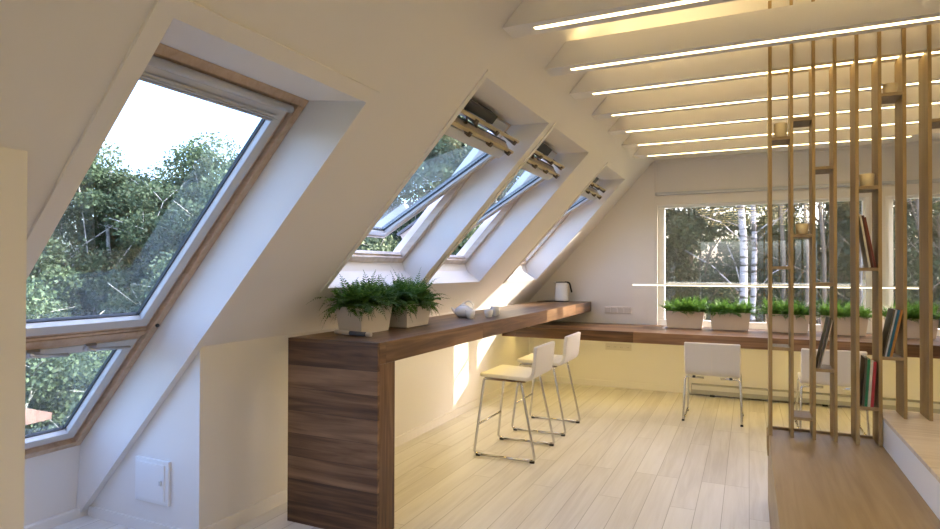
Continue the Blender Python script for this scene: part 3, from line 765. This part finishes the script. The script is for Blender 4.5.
def stool(x, y, label):
    """back towards +x; origin at the centre of the footprint"""
    t = thing('bar_stool', label, 'stool', (x, y, 0), 'white leather bar stools', local=True)
    b = shell([(-.205, .618), (.218, .604), (.243, .85)], .030, .455); s = obj('seat_shell', b, M['leather'], t, .010, 3)
    b = bmesh.new(); bx(b, -.15, .16, -.20, .20, .585, .594); bx(b, -.15, .16, -.22, -.20, .58, .6); bx(b, -.15, .16, .20, .22, .58, .6); obj('seat_support', b, M['chrome'], t)
    r = .0095
    for s in (-1, 1):
        y_, yt = s * .243, s * .215
        F0, F1 = Vector((-.175, yt, .590)), Vector((-.245, y_, .022)); B0, B1 = Vector((.125, yt, .582)), Vector((.245, y_, .022))
        b = bmesh.new(); tube(b, fillet([Vector((-.13, yt * .9, .588)), F0, F1, F1 + Vector((.06, 0, -.009))], .035), r); obj('leg', b, M['chrome'], t)
        b = bmesh.new(); tube(b, fillet([Vector((.08, yt * .9, .588)), B0, B1, B1 + Vector((-.06, 0, -.009))], .035), r); obj('leg', b, M['chrome'], t)
        b = bmesh.new(); tube(b, [F1 + Vector((.055, 0, -.0085)), B1 + Vector((-.055, 0, -.0085))], r); obj('floor_runner', b, M['chrome'], t)
        for xx in (-.228, .205):
            b = bmesh.new(); bx(b, xx, xx + .035, y_ - .012, y_ + .012, 0.0005, .016); obj('foot_pad', b, M['black'], t, .002)
    b = bmesh.new(); tube(b, [(-.219, -.236, .235), (-.219, .236, .235)], .008); obj('footrest', b, M['chrome'], t)
    return t
stool(-1.67, 4.465, 'white leather bar stool on chrome legs, nearest the camera')
s2 = copy_tree([o for o in C.objects if o.name == 'bar_stool'][0])
s2.location = (-1.667, 5.27, 0); s2['label'] = 'white leather bar stool behind the first, nearer the desk'

def chair(x, y, rz, label):
    """back towards -y"""
    t = thing('desk_chair', label, 'chair', (x, y, 0), 'white leather desk chairs', local=True, rz=rz)
    b = shell([(-.235, .455), (.175, .435), (.235, .745)], .030, .485)
    b.transform(Matrix.Rotation(R(-90), 4, 'Z')); obj('seat_shell', b, M['leather'], t, .010, 3)
    b = bmesh.new(); bx(b, -.0015, .0015, -.2535, -.248, .47, .735); obj('back_seam', b, M['pot'], t)
    r = .0095
    for s in (-1, 1):
        X = s * .253; xt = s * .238
        b = bmesh.new(); tube(b, fillet([Vector((xt * .3, -.175, .412)), Vector((xt, -.175, .414)), Vector((X, -.24, .021)), Vector((X, -.18, .011))], .03), r); obj('leg', b, M['chrome'], t)
        b = bmesh.new(); tube(b, fillet([Vector((xt * .3, .18, .425)), Vector((xt, .18, .425)), Vector((X, .25, .021)), Vector((X, .19, .011))], .03), r); obj('leg', b, M['chrome'], t)
        b = bmesh.new(); tube(b, [(X, -.185, .0105), (X, .195, .0105)], r); obj('floor_runner', b, M['chrome'], t)
        b = bmesh.new(); bx(b, s * .16 - .012, s * .16 + .012, -.188, -.162, .408, .428); obj('seat_clamp', b, M['black'], t)
        for yy in (-.235, .205):
            b = bmesh.new(); bx(b, X - .012, X + .012, yy, yy + .03, .0005, .016); obj('foot_pad', b, M['black'], t, .002)
    return t
chair(-.312, 6.25, 0, 'white leather desk chair seen from behind, in open view')
c2 = copy_tree([o for o in C.objects if o.name == 'desk_chair'][0])
c2.location = (.655, 6.20, 0); c2['label'] = 'white leather desk chair partly hidden behind the slats'

# ------------------------------------------------------------------ outside
bm = bmesh.new(); bx(bm, -90, 90, -40, 120, -3.6, -3.3); struct('ground', bm, M['ground'])
GZ = -3.3
def crown(seed, blobs, n, size, rx, rz, zc, stretch=1.0):
    rng = random.Random(seed); V, Fc = [], []
    bl = []
    for i in range(blobs):
        a = rng.uniform(0, 2 * math.pi); h = rng.uniform(-1, 1); rr = math.sqrt(max(0, 1 - h * h)) * rng.uniform(.35, 1)
        bl.append((Vector((math.cos(a) * rr * rx, math.sin(a) * rr * rx, zc + h * rz)), rng.uniform(.15, .33) * rx))
    for i in range(n):
        c, r = bl[rng.randrange(blobs)]
        v = Vector((rng.gauss(0, 1), rng.gauss(0, 1), rng.gauss(0, 1))).normalized()
        p = c + Vector((v.x, v.y, v.z * .75)) * r * rng.uniform(.55, 1.12)
        d = Vector((rng.gauss(0, 1), rng.gauss(0, 1), rng.gauss(0, .8) - .4)).normalized(); s = d.orthogonal(); s.rotate(Matrix.Rotation(rng.uniform(0, 6.28), 3, d)) ; s.normalize()
        L = size * rng.uniform(.6, 1.3); W = L * .38
        k = len(V); V += [p, p + d * L * .5 + s * W, p + d * L, p + d * L * .5 - s * W]; Fc.append((k, k + 1, k + 2, k + 3))
    return V, Fc, bl
def tree_proto(name, seed, H, rx, blobs, n, size, mat, bark, tr, low):
    V, Fc, bl = crown(seed, blobs, n, size, rx, (H - low) / 2 * .92, (H + low) / 2)
    me = bpy.data.meshes.new(name + '_foliage'); me.from_pydata([tuple(v) for v in V], [], Fc); me.materials.append(mat)
    b = bmesh.new(); rng = random.Random(seed + 50)
    pts = [Vector((0, 0, 0))]
    for k in range(8): pts.append(pts[-1] + Vector((rng.gauss(0, .09), rng.gauss(0, .09), H * .93 / 8)))
    tube(b, pts, tr, 8, tr * .22)
    tb = bpy.data.meshes.new(name + '_trunk')
    for c, r in bl[:26]:
        k = rng.randrange(2, 7); s = pts[min(k, int(max(1, c.z / H * 8 * .8)))]
        mid = s.lerp(c, .5) + Vector((rng.gauss(0, .15), rng.gauss(0, .15), .2))
        tube(b, [s, mid, c], tr * .28, 5, tr * .06)
        for q in range(2): tube(b, [c, c + Vector((rng.gauss(0, .5), rng.gauss(0, .5), rng.uniform(.1, .6))) * r * 1.5], tr * .08, 4, tr * .03)
    b.to_mesh(tb); b.free(); tb.materials.append(bark)
    return me, tb
PT = {
 'leafy': tree_proto('leafy_tree', 1, 7.6, 2.3, 70, 66000, .078, M['leafA'], M['bark'], .11, 1.0),
 'bushy': tree_proto('bushy_tree', 2, 5.6, 2.2, 60, 56000, .075, M['leafA'], M['bark'], .10, .2),
 'forest': tree_proto('forest_tree', 3, 9.5, 2.1, 60, 17000, .12, M['leafB'], M['bark2'], .13, 3.2),
 'hedge': tree_proto('hedge_tree', 4, 5.2, 2.4, 40, 26000, .12, M['leafB'], M['bark2'], .09, .1),
}
def tree(kind, name, x, y, sc, rz, label, group):
    t = thing(name, label, 'tree', (x, y, GZ), group, local=True, rz=rz); t.scale = (sc, sc, sc)
    for nm, me in zip(('foliage', 'trunk'), PT[kind]):
        o = bpy.data.objects.new(nm, me); C.objects.link(o); o.parent = t
rng = random.Random(77)
# seen through the roof windows: bearings left of +y
for i, (bear, dist, kind, sc) in enumerate([
    (66, 15, 'leafy', .98), (60, 17.5, 'leafy', 1.07), (56, 16.5, 'leafy', 1.0), (51.5, 17.5, 'leafy', .98), (47, 16, 'leafy', 1.04), (43.5, 20, 'leafy', 1.0), (40, 15.5, 'leafy', 1.02), (36, 18, 'leafy', 1.12),
    (63, 11.5, 'bushy', .82), (49, 12.5, 'bushy', .9), (42, 12, 'bushy', .85), (30, 15, 'leafy', 1.12), (24, 14, 'leafy', 1.15), (19, 16, 'leafy', 1.2), (33, 11.5, 'bushy', .95), (27, 24, 'leafy', 1.5)]):
    a = R(bear); tree(kind, 'leafy_tree', -math.sin(a) * dist, math.cos(a) * dist, sc, rng.uniform(0, 6.28), 'green leafy tree standing outside the roof windows', 'trees outside the roof windows')
# behind the far window
for i, (x, y, kind, sc) in enumerate([(-3.3, 17, 'forest', 1.0), (-1.2, 18.5, 'forest', 1.0), (1.9, 17.5, 'forest', .95), (3.8, 17, 'forest', 1.05), (5.6, 19, 'forest', 1.0), (-5, 20, 'forest', 1.0),
    (-2.6, 21.5, 'hedge', 1.0), (.2, 22, 'hedge', 1.0), (2.9, 22, 'hedge', .95), (5.6, 23, 'hedge', 1.0), (-5.4, 23, 'hedge', 1.1), (.8, 26, 'forest', 1.1), (-3.8, 27, 'forest', 1.15), (4.7, 28, 'forest', 1.1), (8.3, 26, 'forest', 1.1), (-1.2, 16.2, 'hedge', .72), (2.6, 15.4, 'hedge', .66)]):
    tree(kind, 'forest_tree', x, y, sc, rng.uniform(0, 6.28), 'dark leafy tree of the wood behind the far window', 'trees behind the far window')
# slim trunks
def birch(x, y, r, h, lean, label, name='birch_tree', mat='bark', grp=None):
    b = bmesh.new(); n = 9; pts = [Vector((lean * k / n * h + .04 * math.sin(k * 1.7), .03 * math.cos(k), h * k / n)) for k in range(n + 1)]
    tube(b, pts, r, 10, r * .45)
    rg = random.Random(int(x * 100))
    for k in range(10):
        s = pts[rg.randrange(4, n)]; e = s + Vector((rg.gauss(0, .9), rg.gauss(0, .5), rg.uniform(.5, 1.4)))
        tube(b, [s, s.lerp(e, .5) + Vector((0, 0, .12)), e], min(.02, r * .18), 5, .004)
    o = single(name, b, M[mat], label, 'tree', grp); o.location = (x, y, GZ); return o
def birch_mat():
    m, nt, b = new_mat('white birch bark with dark bands'); N = nt.nodes.new; Lk = nt.links.new
    tc = N('ShaderNodeTexCoord'); mp = N('ShaderNodeMapping'); mp.inputs['Scale'].default_value = (3, 3, 14); Lk(tc.outputs['Object'], mp.inputs[0])
    n = N('ShaderNodeTexNoise'); n.inputs['Scale'].default_value = 1; n.inputs['Detail'].default_value = 5; Lk(mp.outputs[0], n.inputs['Vector'])
    r = N('ShaderNodeValToRGB'); r.color_ramp.elements[0].position = .40; r.color_ramp.elements[1].position = .50
    r.color_ramp.elements[0].color = (.04, .035, .03, 1); r.color_ramp.elements[1].color = (.40, .40, .43, 1)
    Lk(n.outputs['Fac'], r.inputs[0]); Lk(r.outputs[0], b.inputs['Base Color']); b.inputs['Roughness'].default_value = .8; return m
M['birchbark'] = birch_mat()
birch(-.07, 13.2, .10, 9.5, -.01, 'thick white birch trunk in the middle of the far window', mat='birchbark')
birch(.02, 13.9, .075, 9.5, .012, 'thinner white birch trunk just right of the thick one', mat='birchbark')
for x, y, r, l in ((1.05, 14.5, .05, .01), (1.5, 15, .06, -.01), (1.95, 14.2, .045, .01), (2.45, 15, .06, 0), (2.2, 16.3, .05, .005), (3.2, 14.8, .06, -.01), (.7, 15.5, .06, 0), (3.75, 15.5, .05, .01)):
    birch(x, y, r, 9, l, 'slim dark trunk in the wood right of the birches', 'slim_tree', 'bark2', 'slim trunks behind the far window')

# shed below the roof window
t = thing('garden_shed', 'small wooden shed roof below the large roof window', 'shed', (-8.6, 3.6, GZ))
bm = bmesh.new(); bx(bm, -9.3, -8.0, 2.4, 4.3, GZ, -.42); obj('shed_wall', bm, M['shedwood'], t)
bm = bmesh.new(); prism(bm, [(2.2, -.42), (3.35, .14), (4.62, -.36), (4.62, -.44), (2.2, -.5)], 'X', -9.5, -7.85); obj('shed_roof', bm, M['shedwood'], t)

# ------------------------------------------------------------------ light
wd = bpy.data.worlds.new('World'); SC.world = wd; wd.use_nodes = True
nt = wd.node_tree; bg = nt.nodes['Background']
sky = nt.nodes.new('ShaderNodeTexSky'); sky.sky_type = 'NISHITA'; sky.sun_disc = False
SD = Vector((1, .48, .26)).normalized()      # towards the sun
sky.sun_elevation = R(32); sky.sun_rotation = math.atan2(SD.x, SD.y); sky.air_density = 1.0; sky.dust_density = 5.0; sky.ozone_density = 1.0
tn = nt.nodes.new('ShaderNodeMix'); tn.data_type = 'RGBA'; tn.blend_type = 'MULTIPLY'; tn.inputs['Factor'].default_value = 1
tn.inputs['B'].default_value = (1.0, .93, 1.10, 1)
nt.links.new(sky.outputs[0], tn.inputs['A']); nt.links.new(tn.outputs['Result'], bg.inputs['Color']); bg.inputs['Strength'].default_value = 1.6
sl = bpy.data.lights.new('sun', 'SUN'); sl.energy = 13; sl.angle = R(.5); sl.color = (1, .92, .80)
so = bpy.data.objects.new('sun', sl); C.objects.link(so); so.rotation_euler = SD.to_track_quat('Z', 'Y').to_euler(); so.location = (10, 10, 10)

# ------------------------------------------------------------------ camera
cam = bpy.data.cameras.new('camera'); co = bpy.data.objects.new('camera', cam); C.objects.link(co); SC.camera = co
psi, pitch, roll = .4334, .0091, .0024
cp, spt = math.cos(pitch), math.sin(pitch); c, s = math.cos(psi), math.sin(psi)
Fw = Vector((-s * cp, c * cp, spt)); Rt = Vector((c, s, 0)); Up = Rt.cross(Fw)
R2 = Rt * math.cos(roll) + Up * math.sin(roll); U2 = -Rt * math.sin(roll) + Up * math.cos(roll)
mm = Matrix((R2, U2, -Fw)).transposed().to_4x4(); mm.translation = (0, 0, 1.42); co.matrix_world = mm
cam.sensor_width = 36; cam.lens = 602.37 / 940 * 36; cam.clip_start = .02; cam.clip_end = 500

for o in LOCALS:
    if '_local' in o: del o['_local']
for o in C.objects:
    if '_local' in o: del o['_local']
SC.view_settings.view_transform = 'Standard'; SC.view_settings.look = 'None'; SC.view_settings.gamma = 1
SC.view_settings.exposure = 0.18
SC.cycles.max_bounces = 12; SC.cycles.diffuse_bounces = 6; SC.cycles.transparent_max_bounces = 16
SC.cycles.sample_clamp_indirect = 8; SC.cycles.use_denoising = True
